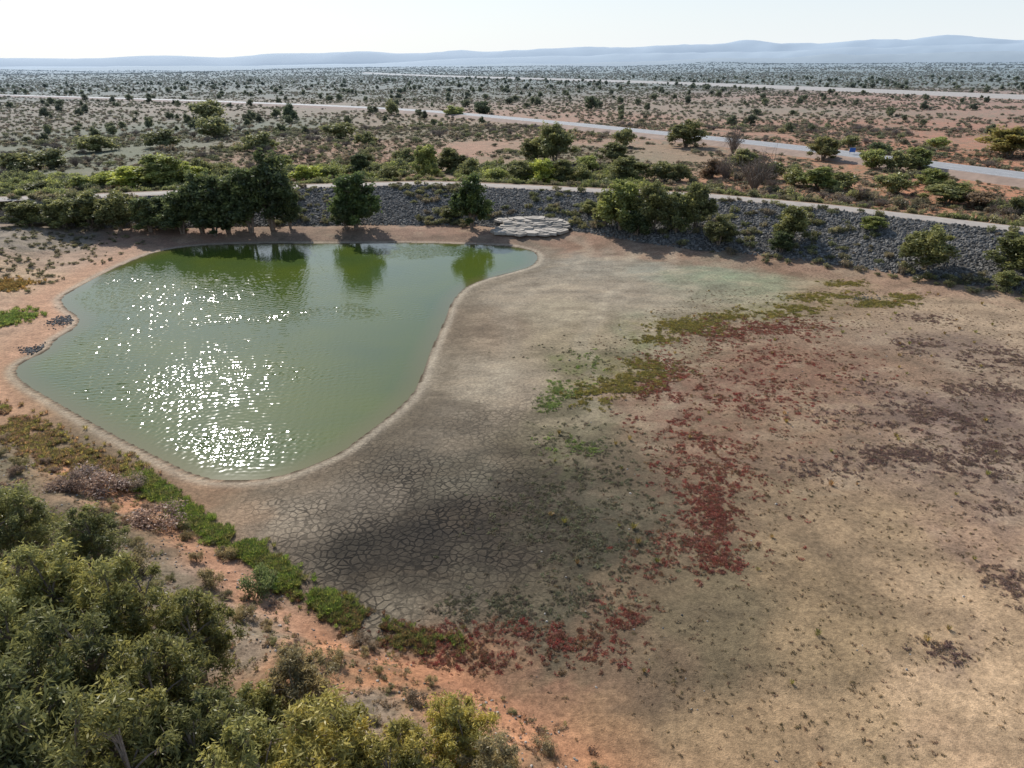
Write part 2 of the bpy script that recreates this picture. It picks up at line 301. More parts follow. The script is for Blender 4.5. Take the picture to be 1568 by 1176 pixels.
c=mix(t,1.0,col,nd(t,'ShaderNodeCombineColor',{0:f,1:f,2:f}).outputs[0],'MULTIPLY')
big=noise(t,pos,.035,4,.6); fine=noise(t,pos,.5,5,.75)
hc=mth(t,'MULTIPLY',mr(t,fine,.43,.57,0,1),mr(t,big,.38,.6,.3,1)); hc=mth(t,'MULTIPLY',hc,mk[2])
c=mix(t,mth(t,'MULTIPLY',hc,.75),c,L4(108,110,84))
v3=nd(t,'ShaderNodeTexVoronoi',{'Vector':pos,'Scale':.16}); s3=mr(t,v3.outputs['Distance'],.2,.42,1,0); s3=mth(t,'MULTIPLY',s3,mk[2])
dist=nd(t,'ShaderNodeVectorMath',{0:pos},operation='LENGTH').outputs['Value']; s3=mth(t,'MULTIPLY',s3,mr(t,dist,400,1400,0,.7))
c=mix(t,s3,c,L4(80,86,66))
c=mix(t,mth(t,'MULTIPLY',mk[2],mr(t,dist,600,1900,0,.75)),c,L4(92,99,77))
v4=nd(t,'ShaderNodeTexVoronoi',{'Vector':pos,'Scale':.012}); s4=mth(t,'MULTIPLY',mr(t,v4.outputs['Distance'],.25,.7,1,0),mth(t,'MULTIPLY',mk[2],mr(t,dist,1200,3000,0,.5)))
c=mix(t,s4,c,L4(70,78,60)); c=haze_tint(t,c)
hh=mth(t,'ADD',mth(t,'MULTIPLY',n2,.12),mth(t,'MULTIPLY',n3,.04)); hh=mth(t,'MULTIPLY_ADD',crk,-.08,hh)
bmp=nd(t,'ShaderNodeBump',{'Strength':.7,'Distance':1.0,'Height':hh})
p=nd(t,'ShaderNodeBsdfPrincipled',{'Base Color':c,'Roughness':.95,'Specular IOR Level':.2,'Normal':bmp.outputs[0]}); out(t,p.outputs[0])
me.materials.append(m); g=bpy.data.objects.new("ground",me); scene.collection.objects.link(g)
print("ground",time.time()-T0)
def link(name,me,loc=(0,0,0),rot=0,sc=(1,1,1),color=None):
    o=bpy.data.objects.new(name,me); scene.collection.objects.link(o); o.location=loc; o.rotation_euler=(0,0,rot); o.scale=sc
    if color is not None: o.color=color
    return o
# ------------------------------------------------------------------ water (real wind ripples in the mesh)
x1,y1=shore.min(0)-2; x2,y2=shore.max(0)+2; WS=.095
gx=np.arange(x1,x2,WS); gy=np.arange(y1,y2,WS); GX,GY=np.meshgrid(gx,gy,indexing='ij'); a,b=GX.shape; GX=GX.ravel();GY=GY.ravel()
ii,jj=np.meshgrid(np.arange(a-1),np.arange(b-1),indexing='ij'); Fw=np.stack([ii*b+jj,(ii+1)*b+jj,(ii+1)*b+jj+1,ii*b+jj+1],-1).reshape(-1,4)
sdw=sdshore(GX,GY); keep=sdw<1.2; Fw=Fw[keep[Fw].all(1)]
used=np.zeros(len(GX),bool); used[Fw.ravel()]=True; remap=np.cumsum(used)-1; Fw=remap[Fw]; GX=GX[used];GY=GY[used];sdw=sdw[used]
rip=np.zeros(len(GX)); n=fbm(GX*.15,GY*.15,41)
for (u,v,ru,rv,k) in [(330,690,110,40,1.0),(450,500,130,11,1.2),(300,470,170,50,.8),(250,600,190,60,.9),(430,590,90,16,1.0),(640,393,60,8,1.3),(170,530,130,60,.85),(540,488,40,7,1.2),(200,430,120,20,.85)]:
    A,B,rx,ry=blob(u,v,ru,rv); rip=np.maximum(rip,k*np.exp(-(((GX-A+8*(n-.5))/rx)**2+((GY-B+8*(n-.5))/ry)**2)*.8))
gust=.45+1.0*fbm(GX*.35,GY*.9,43,3)
rip=(.08+rip*gust)*sm((-sdw)/2.5)
H=np.zeros(len(GX)); NW=22
for i in range(NW):
    th=math.radians(105)+rng.normal(0,.85); lam=rng.uniform(.34,.85); k=2*math.pi/lam
    H+=.15*math.sqrt(2/NW)/k*np.sin(k*(GX*math.cos(th)+GY*math.sin(th))+rng.uniform(0,6.28)+2.0*vn(GX*.4,GY*.4,50+i))
mw=build("water",np.stack([GX,GY,H*rip],1),Fw,[],smooth=True)
at=mw.attributes.new('depth','FLOAT','POINT'); at.data.foreach_set('value',np.clip(-sdw,0,20).astype(np.float32))
m,t=newmat("pond_water"); pos=nd(t,'ShaderNodeNewGeometry').outputs['Position']
dp=nd(t,'ShaderNodeAttribute',attribute_name='depth').outputs['Fac']
nn=noise(t,pos,.08,3,.5)
c=mix(t,mr(t,nn,.35,.65,0,1),(.085,.115,.018,1),(.062,.098,.026,1)); c=mix(t,mr(t,dp,0,2.5,1,0),c,(.12,.118,.04,1))
p=nd(t,'ShaderNodeBsdfPrincipled',{'Base Color':c,'Roughness':.08,'IOR':1.333}); out(t,p.outputs[0])
mw.materials.append(m); link("water",mw)
print("water",time.time()-T0,len(GX))
# ------------------------------------------------------------------ roads
def ribbon(pts,step=2.5):
    pts=np.asarray(pts); 
    for _ in range(2):
        q=[pts[0]]
        for a_,b_ in zip(pts[:-1],pts[1:]): q+= [a_*.75+b_*.25,a_*.25+b_*.75]
        q.append(pts[-1]); pts=np.array(q)
    s=np.concatenate([[0],np.cumsum(np.linalg.norm(np.diff(pts,axis=0),axis=1))]); n=int(s[-1]/step)
    ss=np.linspace(0,s[-1],n); return np.stack([np.interp(ss,s,pts[:,0]),np.interp(ss,s,pts[:,1])],1)
def strip(c,offs,zs,base=None):
    T=np.gradient(c,axis=0); T/=np.linalg.norm(T,axis=1)[:,None]; Nn=np.stack([-T[:,1],T[:,0]],1)
    zc=hfun(c[:,0],c[:,1]) if base is None else base
    V=np.concatenate([np.column_stack([c+Nn*o,zc+z]) [:,None,:] for o,z in zip(offs,zs)],1).reshape(-1,3); k=len(offs)
    i,j=np.meshgrid(np.arange(len(c)-1),np.arange(k-1),indexing='ij'); F=np.stack([i*k+j+1,i*k+j,(i+1)*k+j,(i+1)*k+j+1],-1).reshape(-1,4)
    return V,F
hw=extend(np.array([P(a,b)[:2] for a,b in [(0,147),(200,153),(400,160),(620,170),(800,186),(1000,207),(1200,229),(1400,255),(1568,277)]]),150)
hc_=ribbon(hw,4); road=bpy.data.objects.new("highway",None); scene.collection.objects.link(road)
def child(name,V,F,mat,par):
    me=build(name,V,F,[mat]); o=bpy.data.objects.new(name,me); scene.collection.objects.link(o); o.parent=par; return o
RH=1.1
V,F=strip(hc_,[-10,-6.0,-5.2],[-.1,RH-.05,RH]); child("shoulder_near",V,F,SHOUL,road)
V,F=strip(hc_,[5.2,6.0,10],[RH,RH-.05,-.1]); child("shoulder_far",V,F,SHOUL,road)
V,F=strip(hc_,[-5.2,0,5.2],[RH,RH+.06,RH]); child("asphalt",V,F,ASPH,road)
for s_,nm in ((-4.0,"edge_line_near"),(4.0,"edge_line_far")):
    V,F=strip(hc_,[s_-.1,s_+.1],[RH+.035,RH+.035]); child(nm,V,F,WHITE,road)
V,F=strip(hc_,[-.08,.08],[RH+.07,RH+.07]); F=F[(np.arange(len(F))%3)==0]; child("centre_dashes",V,F,WHITE,road)
fr=ribbon(np.array([P(a,b)[:2] for a,b in [(560,112),(700,118),(1000,127),(1300,139),(1568,151),(1750,158)]]),8)
V,F=strip(fr,[-15,-5,0,5,15],[-.5,1.8,2.3,1.8,-.5]); link("gravel_road",build("gravel_road",V,F,[GRAV]))
cx=np.arange(-150,170,2.0); cr=np.stack([cx,crestY(cx)],1)
for _ in range(6): cr[1:-1,1]=(cr[:-2,1]+cr[1:-1,1]*2+cr[2:,1])/4
V,F=strip(cr,[-2.3,-1.5,0,1.5,2.3],[-.04,.08,.12,.08,-.04],base=np.full(len(cr),ZC)); link("embankment_track",build("embankment_track",V,F,[GRAV]))
# ------------------------------------------------------------------ hills
HILL=simple("hill_scrub",(.09,.105,.085,1),1,.3,.004,haze=True,L=3300.)
def hills(name,a0,a1,r0,depth,prof,seed,n=260,mrows=26,fq=14):
    az=np.radians(np.linspace(a0,a1,n)); ts=np.linspace(0,1,mrows); A,T=np.meshgrid(az,ts,indexing='ij')
    pa=np.radians([q[0] for q in prof]); ph=[q[1] for q in prof]
    H=np.interp(A,pa,ph)*np.sin(np.pi*T)**.8*(.68+.6*fbm(A*fq,T*1.5,seed,5))
    R=r0+depth*T; V=np.stack([R*np.sin(A),R*np.cos(A),H-6],-1).reshape(-1,3)
    i,j=np.meshgrid(np.arange(n-1),np.arange(mrows-1),indexing='ij'); F=np.stack([i*mrows+j,i*mrows+j+1,(i+1)*mrows+j+1,(i+1)*mrows+j],-1).reshape(-1,4)
    link(name,build(name,V,F,[HILL],smooth=True))
hills("hills",-60,62,10500,2500,[(-60,130),(-30,135),(-20,145),(-5,190),(5,235),(15,255),(30,275),(40,310),(62,310)],3)
hills("hills",-14,62,7000,1800,[(-14,10),(-2,70),(8,98),(16,112),(28,125),(38,140),(62,140)],5)
hills("hills",-4,62,3800,1200,[(-4,5),(8,32),(18,50),(26,62),(36,70),(62,70)],8)
# ------------------------------------------------------------------ plants
def crown(mb,R,C,rad,per,L,W,droop=.3,stray=.18,sk=1.35):
    n=len(C); idx=np.repeat(np.arange(n),per); d=R.normal(size=(len(idx),3)); d/=np.linalg.norm(d,axis=1)[:,None]
    r=R.random(len(idx))**.5; r=np.where(R.random(len(idx))<stray,r*sk,r)
    Pp=C[idx]+d*r[:,None]*rad[idx]
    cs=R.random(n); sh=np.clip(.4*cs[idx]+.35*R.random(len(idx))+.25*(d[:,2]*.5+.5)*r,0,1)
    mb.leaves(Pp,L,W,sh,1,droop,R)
def tree(name,seed,H,Rr,ncl,per,L,W,low=.25,stems=3,trunk=.16,clr=.26,stray=.18,sk=1.35,sep=.2):
    R=np.random.default_rng(seed); mb=MB(); zc=(low*H+H)/2; hz=(H-low*H)/2
    C=[]
    while len(C)<ncl:
        d=R.normal(size=3); d/=np.linalg.norm(d); r=R.uniform(.25,.92)
        c=np.array([d[0]*Rr*r,d[1]*Rr*r,zc+d[2]*hz*r]); q_=(c[2]-zc)/hz
        c[:2]*=1-.3*max(0,q_)+.35*max(0,-q_)
        if all(np.linalg.norm(c-q)>Rr*sep for q in C) or R.random()<.08: C.append(c)
    C=np.array(C); k=R.uniform(.55,1.35,ncl)*Rr*clr; rad=np.stack([k,k,k*R.uniform(.8,1.4,ncl)],1)
    tips=[]
    for s in range(stems):
        a=s*2*math.pi/stems+R.uniform(0,1); e=np.array([math.cos(a)*Rr*.33,math.sin(a)*Rr*.33,H*.6]); b=np.array([math.cos(a)*trunk*.6,math.sin(a)*trunk*.6,-.3])
        tq=np.linspace(0,1,8)[:,None]; path=b+(e-b)*tq+np.array([0,0,H*.08])*np.sin(tq*math.pi)+R.normal(size=(8,3))*.05*H*.15*tq
        mb.tube(path,np.linspace(trunk,trunk*.35,8),7,0,.5); tips.append(path)
    for c in C:
        al=np.vstack([q[2:] for q in tips]); dd=np.linalg.norm(al-c,axis=1)+np.maximum(0,al[:,2]-c[2]+.3)*3; s=al[dd.argmin()]
        tq=np.linspace(0,1,5)[:,None]; mid=np.array([0,0,.12*np.linalg.norm(c-s)]); path=s+(c-s)*tq+mid*np.sin(tq*math.pi)
        mb.tube(path,np.linspace(trunk*.32,trunk*.08,5),4,0,.5)
        for _ in range(4):
            e=c+R.normal(size=3)*k.mean()*.6; mb.tube(np.array([c*.6+s*.4,c*.4+e*.6,e]),[trunk*.12,trunk*.07,.006],3,0,.5)
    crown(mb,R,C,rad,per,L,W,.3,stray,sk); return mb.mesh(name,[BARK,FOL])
NK=dict(stray=.35,sk=1.6,sep=.15)
NEAR=[tree("gum_near_a",1,7,2.6,86,200,.28,.07,.10,clr=.15,**NK),tree("gum_near_b",2,7,2.5,98,180,.27,.07,.08,clr=.14,**NK),tree("gum_near_c",3,7,2.8,76,210,.29,.075,.14,4,clr=.155,**NK)]
MK=dict(stray=.25,sk=1.5)
MID=[tree("gum_mid_a",11,9,2.7,62,180,.48,.22,.03,clr=.23,**MK),tree("gum_mid_b",12,9,2.6,68,170,.48,.22,.02,clr=.23,**MK),tree("gum_mid_c",13,9,3.0,58,180,.48,.22,.06,clr=.23,**MK)]
FAR=[tree("mulga_a",21,5,2.6,28,120,.55,.3,.02,clr=.30,**MK),tree("mulga_b",22,5,2.8,24,130,.55,.3,.06,clr=.30,**MK)]
def shrub(name,seed,H,Rr,ncl,per,L,W,twigs=14,fol=1):
    R=np.random.default_rng(seed); mb=MB(); C=[]
    for i in range(ncl):
        a=R.uniform(0,6.28); r=Rr*math.sqrt(R.random())*.8; z=H*(.35+.45*R.random())*(1-.45*(r/Rr)**2); C.append((r*math.cos(a),r*math.sin(a),z))
    C=np.array(C); k=R.uniform(.7,1.2,ncl)*Rr*.38; rad=np.stack([k,k,k*.75*H/Rr],1)
    for i in range(twigs):
        c=C[i%ncl]+R.normal(size=3)*.12*Rr; c[2]=abs(c[2])+.1*H; mb.tube(np.array([[0,0,-.05],c*.5+np.array([0,0,.1*H]),c*1.15]),[.03*Rr,.02*Rr,.006*Rr],3,0,.5)
    if per: crown(mb,R,C,rad,per,L,W,.1)
    return mb.mesh(name,[TWIG,FOL if fol else TWIG])
SH=[shrub("saltbush_a",31,1.1,1,9,45,.24,.13),shrub("saltbush_b",32,.9,1.1,11,40,.24,.13),shrub("saltbush_c",33,1.3,.9,8,50,.26,.13)]
SHN=[shrub("bush_a",41,1.2,1,14,160,.13,.05),shrub("bush_b",42,1.0,1,16,140,.12,.05),shrub("bush_c",43,1.4,.9,12,170,.13,.05)]
HERB=[shrub("herb_a",51,.4,1,7,20,.26,.10,3),shrub("herb_b",52,.3,1,9,16,.24,.10,3)]
def deadbush(name,seed,H,Rr,n=70):
    R=np.random.default_rng(seed); mb=MB()
    for i in range(n):
        a=R.uniform(0,6.28); r=Rr*math.sqrt(R.random()); e=np.array([r*math.cos(a),r*math.sin(a),H*R.uniform(.6,1)*(1-.4*(r/Rr)**2)])
        m_=e*.5+np.array([0,0,H*.12]); mb.tube(np.array([[0,0,-.05],m_,e]),[.02*Rr,.014*Rr,.005*Rr],3,0,.5)
        for _ in range(4):
            q=m_+(e-m_)*R.random(); f_=q+R.normal(size=3)*.22*Rr; f_[2]=abs(f_[2]); mb.tube(np.array([q,(q+f_)/2+R.normal(size=3)*.03,f_]),[.009*Rr,.007*Rr,.003*Rr],3,0,.5)
    return mb.mesh(name,[TWIG])
DEAD=[deadbush("dead_a",61,1.3,1),deadbush("dead_b",62,1.1,1.1)]
def tuft(name,seed,n=40,H=.6,Rr=.35):
    R=np.random.default_rng(seed); mb=MB(); a=R.uniform(0,6.28,n); r=Rr*.4*np.sqrt(R.random(n)); b=np.stack([r*np.cos(a),r*np.sin(a),0*a-.03],1)
    l=R.uniform(.5,1,n)*H; tip=b+np.stack([np.cos(a)*l*R.uniform(.2,.8,n),np.sin(a)*l*R.uniform(.2,.8,n),l],1)
    s=np.stack([-np.sin(a),np.cos(a),0*a],1)*.02; mid=b*.45+tip*.55+np.array([0,0,.08])
    V=np.stack([b,mid+s,tip,mid-s],1).reshape(-1,3); mb.add(V,np.arange(4*n).reshape(-1,4),1,np.repeat(R.random(n),4)); 
    return mb.mesh(name,[TWIG,FOL])
TUFT=[tuft("tuft_a",71,70),tuft("tuft_b",72,60,.5,.5)]
def rockmesh(name,seed,mat):
    R=np.random.default_rng(seed); bm=bmesh.new(); bmesh.ops.create_icosphere(bm,subdivisions=2,radius=.5)
    s=R.uniform(.65,1.15,3); nrm=R.normal(size=(7,3)); nrm/=np.linalg.norm(nrm,axis=1)[:,None]; cut=R.uniform(.28,.42,7)
    for v in bm.verts:
        c=np.array(v.co)
        for n_,k_ in zip(nrm,cut):
            dd=c@n_
            if dd>k_: c=c-n_*(dd-k_)
        v.co=Vector(c*s)
    me=bpy.data.meshes.new(name); bm.to_mesh(me); bm.free(); me.materials.append(mat); return me
ROCKS=[rockmesh("rock_%d"%i,80+i,ROCK) for i in range(4)]; PROCK=[rockmesh("prock_%d"%i,90+i,PALE) for i in range(3)]
def slabmesh(name,seed):
    R=np.random.default_rng(seed); bm=bmesh.new(); k=7; vs=[]
    for i in range(k):
        a=i*6.283/k+R.uniform(-.25,.25); r=R.uniform(.38,.55); vs.append(bm.verts.new((r*math.cos(a),r*math.sin(a),.5)))
    f_=bm.faces.new(vs); e_=bmesh.ops.extrude_face_region(bm,geom=[f_]); bmesh.ops.translate(bm,vec=(0,0,-1),verts=[q for q in e_['geom'] if isinstance(q,bmesh.types.BMVert)])
    bmesh.ops.recalc_face_normals(bm,faces=bm.faces); bmesh.ops.bevel(bm,geom=bm.edges[:],offset=.03,segments=1)
    me=bpy.data.meshes.new(name); bm.to_mesh(me); bm.free(); me.materials.append(PALE); return me
SLAB=[slabmesh("slab_%d"%i,95+i) for i in range(3)]
# ------------------------------------------------------------------ instanced scatters
icache={}
def inst_mesh(m_):
    if m_.name not in icache:
        c=m_.copy(); 
        for i,mm in enumerate(c.materials):
            if mm==FOL: c.materials[i]=FOLI
        icache[m_.name]=c
    return icache[m_.name]
def scatter(name,pts,scl,meshes,color=None,tilt=0.0,zoff=0.0):
    n=len(pts); col=bpy.data.collections.new(name+"_sources"); k=len(meshes)
    cols=color if isinstance(color,list) else [(.1,.1,.1,1)]
    for i,m_ in enumerate(meshes):
        o=bpy.data.objects.new(name+"_part_%02d"%i,inst_mesh(m_)); col.objects.link(o)
    me=bpy.data.meshes.new(name); me.vertices.add(n); p_=np.array(pts,np.float32); p_[:,2]+=zoff; me.vertices.foreach_set('co',p_.ravel())
    s=np.asarray(scl,np.float32)
    if s.ndim==1: s=np.repeat(s[:,None],3,1)*rng.uniform(.85,1.15,(n,3))
    a=me.attributes.new('scl','FLOAT_VECTOR','POINT'); a.data.foreach_set('vector',s.astype(np.float32).ravel())
    rr=np.column_stack([rng.uniform(-tilt,tilt,n),rng.uniform(-tilt,tilt,n),rng.uniform(0,6.28,n)]).astype(np.float32)
    a=me.attributes.new('rot','FLOAT_VECTOR','POINT'); a.data.foreach_set('vector',rr.ravel())
    a=me.attributes.new('idx','INT','POINT'); a.data.foreach_set('value',rng.integers(0,k,n).astype(np.int32))
    C=np.array(cols)[rng.integers(0,len(cols),n)]; C2=np.array(cols)[rng.integers(0,len(cols),n)]; f_=rng.random((n,1)); C=(C*f_+C2*(1-f_)); C[:,:3]*=rng.uniform(.7,1.3,(n,1)); C[:,3]=1
    a=me.attributes.new('tint','FLOAT_COLOR','POINT'); a.data.foreach_set('color',C.astype(np.float32).ravel())
    a=me.attributes.new('rnd','FLOAT','POINT'); a.data.foreach_set('value',rng.random(n).astype(np.float32))
    o=bpy.data.objects.new(name,me); scene.collection.objects.link(o)
    ng=bpy.data.node_groups.new(name,'GeometryNodeTree'); ng.interface.new_socket('Geometry',in_out='INPUT',socket_type='NodeSocketGeometry'); ng.interface.new_socket('Geometry',in_out='OUTPUT',socket_type='NodeSocketGeometry')
    gi=ng.nodes.new('NodeGroupInput'); go=ng.nodes.new('NodeGroupOutput'); ip=ng.nodes.new('GeometryNodeInstanceOnPoints'); ci=ng.nodes.new('GeometryNodeCollectionInfo')
    ci.inputs['Collection'].default_value=col; ci.inputs['Separate Children'].default_value=True; ci.inputs['Reset Children'].default_value=True
    ip.inputs['Pick Instance'].default_value=True
    def na(nm,ty):
        q=ng.nodes.new('GeometryNodeInputNamedAttribute'); q.data_type=ty; q.inputs[0].default_value=nm; return next(z for z in q.outputs if z.enabled and z.name=='Attribute')
    L=ng.links.new; L(gi.outputs[0],ip.inputs['Points']); L(ci.outputs[0],ip.inputs['Instance']); L(na('idx','INT'),ip.inputs['Instance Index'])
    L(na('rot','FLOAT_VECTOR'),ip.inputs['Rotation']); L(na('scl','FLOAT_VECTOR'),ip.inputs['Scale']); L(ip.outputs[0],go.inputs[0])
    md=o.modifiers.new('instances','NODES'); md.node_group=ng; return o
def on(x,y,sink=0): return np.column_stack([x,y,hfun(x,y)-sink])
def blobpts(lst,mult=1.0,spread=.75,thr=.46):
    xs_=[];ys_=[]
    for (u,v,ru,rv,n) in lst:
        a,b,rx,ry=blob(u,v,ru,rv); n=int(n*mult*1.5); xs_.append(rng.normal(a,rx*spread,n)); ys_.append(rng.normal(b,ry*spread,n))
    x=np.concatenate(xs_); y=np.concatenate(ys_); k=(sdshore(x,y)>.6)&(fbm(x*.9,y*.9,55,3)*.6+fbm(x*.25,y*.25,56,2)*.4+rng.normal(0,.05,len(x))>thr); return on(x[k],y[k])
def polypts(px,dens,noise_thr=None,nscale=.15,seed=60):
    poly=np.array([P(a,b)[:2] for a,b in px]); lo=poly.min(0); hi=poly.max(0); n=int((hi-lo).prod()*dens)
    x=rng.uniform(lo[0],hi[0],n); y=rng.uniform(lo[1],hi[1],n); k=inpoly(x,y,poly)
    if noise_thr is not None: k&=fbm(x*nscale,y*nscale,seed)>noise_thr
    x=x[k];y=y[k]; k=sdshore(x,y)>.5; return on(x[k],y[k])
q=blobpts(RED,1.4,.85,.47); scatter("red_herb_patch",q,rng.uniform(.07,.32,len(q)),HERB,[(.32,.08,.065,1),(.26,.11,.08,1),(.34,.16,.12,1),(.22,.15,.08,1)])
q=blobpts(PUR,1.1); scatter("mauve_herb_patch",q,rng.uniform(.08,.34,len(q)),HERB,[(.25,.175,.155,1),(.21,.14,.125,1),(.30,.23,.17,1)])
q=blobpts(GRN,1.2); scatter("olive_herb_patch",q,rng.uniform(.12,.46,len(q)),HERB,[(.26,.24,.06,1),(.2,.19,.06,1),(.34,.28,.09,1)])
q=blobpts(BRG); scatter("green_herb_patch",q,rng.uniform(.12,.36,len(q)),HERB,[(.24,.33,.09,1),(.2,.25,.09,1)])
q=blobpts(DUL,1.2,.85); scatter("grey_herb_patch",q,rng.uniform(.06,.28,len(q)),HERB,[(.18,.17,.11,1),(.14,.14,.09,1),(.24,.26,.16,1),(.16,.13,.1,1)])
bedpoly=[(860,540),(1060,440),(1400,440),(1600,480),(1700,700),(1700,1250),(1000,1250),(800,1060),(840,900),(800,750),(860,640)]
q=polypts(bedpoly,2.8,.47,.25); scatter("bed_weeds",q,rng.uniform(.04,.18,len(q)),HERB,[(.2,.17,.09,1),(.22,.14,.1,1),(.30,.23,.14,1),(.15,.12,.08,1)])
q=polypts(bedpoly,.04); scatter("dry_grass_tuft",q,rng.uniform(.3,.75,len(q)),TUFT,[(.3,.24,.09,1),(.3,.2,.1,1),(.22,.23,.07,1)])
q=polypts(bedpoly,.12,.5,.2,64); scatter("bed_stones",q,rng.uniform(.06,.2,len(q)),ROCKS+PROCK,None,.6)
def along(px,n,wd,thr=.33):
    pts=np.array([P(a,b)[:2] for a,b in px]); s=np.concatenate([[0],np.cumsum(np.linalg.norm(np.diff(pts,axis=0),axis=1))]); u=rng.uniform(0,s[-1],n)
    x=np.interp(u,s,pts[:,0])+rng.normal(0,wd,n); y=np.interp(u,s,pts[:,1])+rng.normal(0,wd,n); k=(sdshore(x,y)>.8)&(fbm(x*.5,y*.5,66)>thr); return on(x[k],y[k])
q=along([(205,728),(270,775),(340,822),(400,855),(450,893),(520,935)],3000,.42,.30); scatter("green_reed_strip",q,rng.uniform(.25,.8,len(q)),TUFT,[(.23,.34,.07,1),(.19,.27,.07,1),(.33,.36,.11,1),(.28,.26,.12,1)])
q=along([(440,892),(520,938),(570,962),(630,980),(700,990)],1300,.45,.35); scatter("olive_reed_strip",q,rng.uniform(.2,.55,len(q)),TUFT,[(.22,.29,.08,1),(.29,.17,.11,1),(.25,.23,.1,1)])
q=along([(-40,625),(40,668),(110,705),(200,740)],2300,1.2,.42); scatter("yellow_grass_strip",q,rng.uniform(.25,.75,len(q)),TUFT,[(.38,.34,.13,1),(.29,.31,.1,1),(.40,.29,.17,1),(.32,.23,.16,1)])
bankpoly=[(-60,640),(100,710),(210,755),(300,800),(400,880),(480,940),(560,990),(700,1040),(900,1120),(1000,1250),(300,1300),(-200,1200),(-200,640)]
q=polypts(bankpoly,3.8,.40,.3); scatter("bank_herbs",q,rng.uniform(.08,.42,len(q)),HERB+TUFT,[(.28,.24,.15,1),(.33,.26,.18,1),(.24,.25,.12,1),(.33,.22,.16,1)])
q=polypts(bankpoly,.26,.42,.2); scatter("bank_bushes",q,rng.uniform(.25,.7,len(q)),SHN,[(.22,.22,.11,1),(.28,.24,.13,1),(.3,.23,.18,1)])
q=polypts(bankpoly,3.2,.42,.5,71); scatter("bank_stones",q,rng.uniform(.05,.2,len(q)),ROCKS+PROCK,None,.6)
leftpoly=[(0,345),(150,352),(230,372),(120,420),(40,450),(-100,480),(-150,350)]
q=polypts(leftpoly,.7,.42,.2); scatter("shore_bushes",q,rng.uniform(.12,.5,len(q)),SH,[(.2,.2,.11,1),(.24,.22,.14,1)])
q=blobpts([(15,490,20,9,300)],1); scatter("shore_grass",q,rng.uniform(.5,1.0,len(q)),TUFT,[(.22,.33,.09,1),(.28,.32,.1,1)])
q=blobpts([(8,440,22,8,400)],1); scatter("rusty_grass",q,rng.uniform(.5,1.0,len(q)),TUFT,[(.38,.26,.1,1),(.32,.26,.1,1)])
q=blobpts([(60,535,18,5,200),(100,490,14,6,260),(105,470,12,2,60),(1330,457,18,3,60)],1,.75,.3); scatter("shore_rocks",q,rng.uniform(.12,.32,len(q)),ROCKS,None,.6)
n=100000; x=rng.uniform(-145,125,n); tq=rng.uniform(-.05,1,n)**.9; y=toeY(x)+ (crestY(x)-FW-toeY(x))*tq; keepr=(rng.random(n)<.35+.9*np.clip((crestY(x)-toeY(x))/25,0,1)); x=x[keepr];y=y[keepr]
q=on(x,y,.05); scatter("riprap_rocks",q,rng.uniform(.25,.75,len(q))**1.1,ROCKS,None,.8)
# concrete spillway apron: broken pale slabs lying on the slope
sp_=[(768,338),(805,333),(850,340),(868,346),(862,356),(820,362),(790,360),(764,358)]
q=polypts(sp_,1.6); scatter("concrete_spillway",q,np.column_stack([rng.uniform(2.2,4.5,len(q)),rng.uniform(1.6,3.2,len(q)),rng.uniform(.3,.5,len(q))]),SLAB,None,.07,.28)
n=1700; x=rng.uniform(-120,125,n); y=toeY(x)+(crestY(x)-toeY(x))*rng.uniform(-.12,.9,n); k=fbm(x*.08,y*.08,77)>.5; q=on(x[k],y[k]); scatter("embankment_bushes",q,rng.uniform(.2,1.1,len(q)),SH,[(.18,.19,.09,1),(.14,.16,.075,1),(.24,.24,.12,1),(.22,.19,.14,1)])
n=1100; x=rng.uniform(-140,150,n); y=crestY(x)+rng.uniform(4,8,n)*1.0; q=on(x,y); scatter("track_verge_bushes",q,rng.uniform(.4,1.2,len(q)),SH,[(.17,.2,.08,1),(.24,.27,.1,1),(.22,.2,.12,1)])
n=1300; x=rng.uniform(-140,30,n); y=crestY(x)+rng.uniform(6,50,n); k=fbm(x*.06,y*.06,97)>.45; q=on(x[k],y[k]); scatter("creek_bushes",q,rng.uniform(.7,2.1,len(q)),SH,[(.21,.24,.09,1),(.28,.32,.1,1),(.19,.21,.1,1),(.16,.18,.09,1)])
n=800; x=rng.uniform(20,150,n); y=crestY(x)+rng.uniform(6,36,n); k=fbm(x*.06,y*.06,98)>.47; q=on(x[k],y[k]); scatter("creek_bushes",q,rng.uniform(.7,1.9,len(q)),SH+DEAD,[(.2,.21,.1,1),(.24,.25,.11,1),(.22,.18,.13,1)])
def ring(r0,r1,dens,thr,am=50,near=11):
    ar=math.radians(am)*(r1*r1-r0*r0); n=int(ar*dens); r=np.sqrt(rng.uniform(r0*r0,r1*r1,n)); a=np.radians(rng.uniform(-am,am,n)); x=r*np.sin(a);y=r*np.cos(a)
    k=(y>crestY(x)+7)&(fbm(x*.03,y*.03,88)*.6+fbm(x*.1,y*.1,91)*.4>thr)
    x=x[k];y=y[k]; k=(segdist(x,y,hw)>11.5)&(segdist(x,y,fr[::4])>20); return on(x[k],y[k])
sc_cols=[(.17,.18,.11,1),(.21,.215,.13,1),(.145,.155,.09,1),(.25,.21,.15,1),(.21,.17,.13,1)]
q=ring(110,330,.17,.43); scatter("saltbush_scrub",q,rng.uniform(.2,1.0,len(q)),SH,sc_cols)
q=ring(300,800,.052,.42); scatter("saltbush_scrub",q,rng.uniform(.4,1.2,len(q)),SH,sc_cols)
q=ring(800,1800,.013,.41); scatter("distant_scrub",q,rng.uniform(.8,1.6,len(q)),SH,sc_cols)
q=ring(1800,4500,.0018,.41); scatter("distant_scrub",q,rng.uniform(1.5,3.0,len(q)),SH,sc_cols)
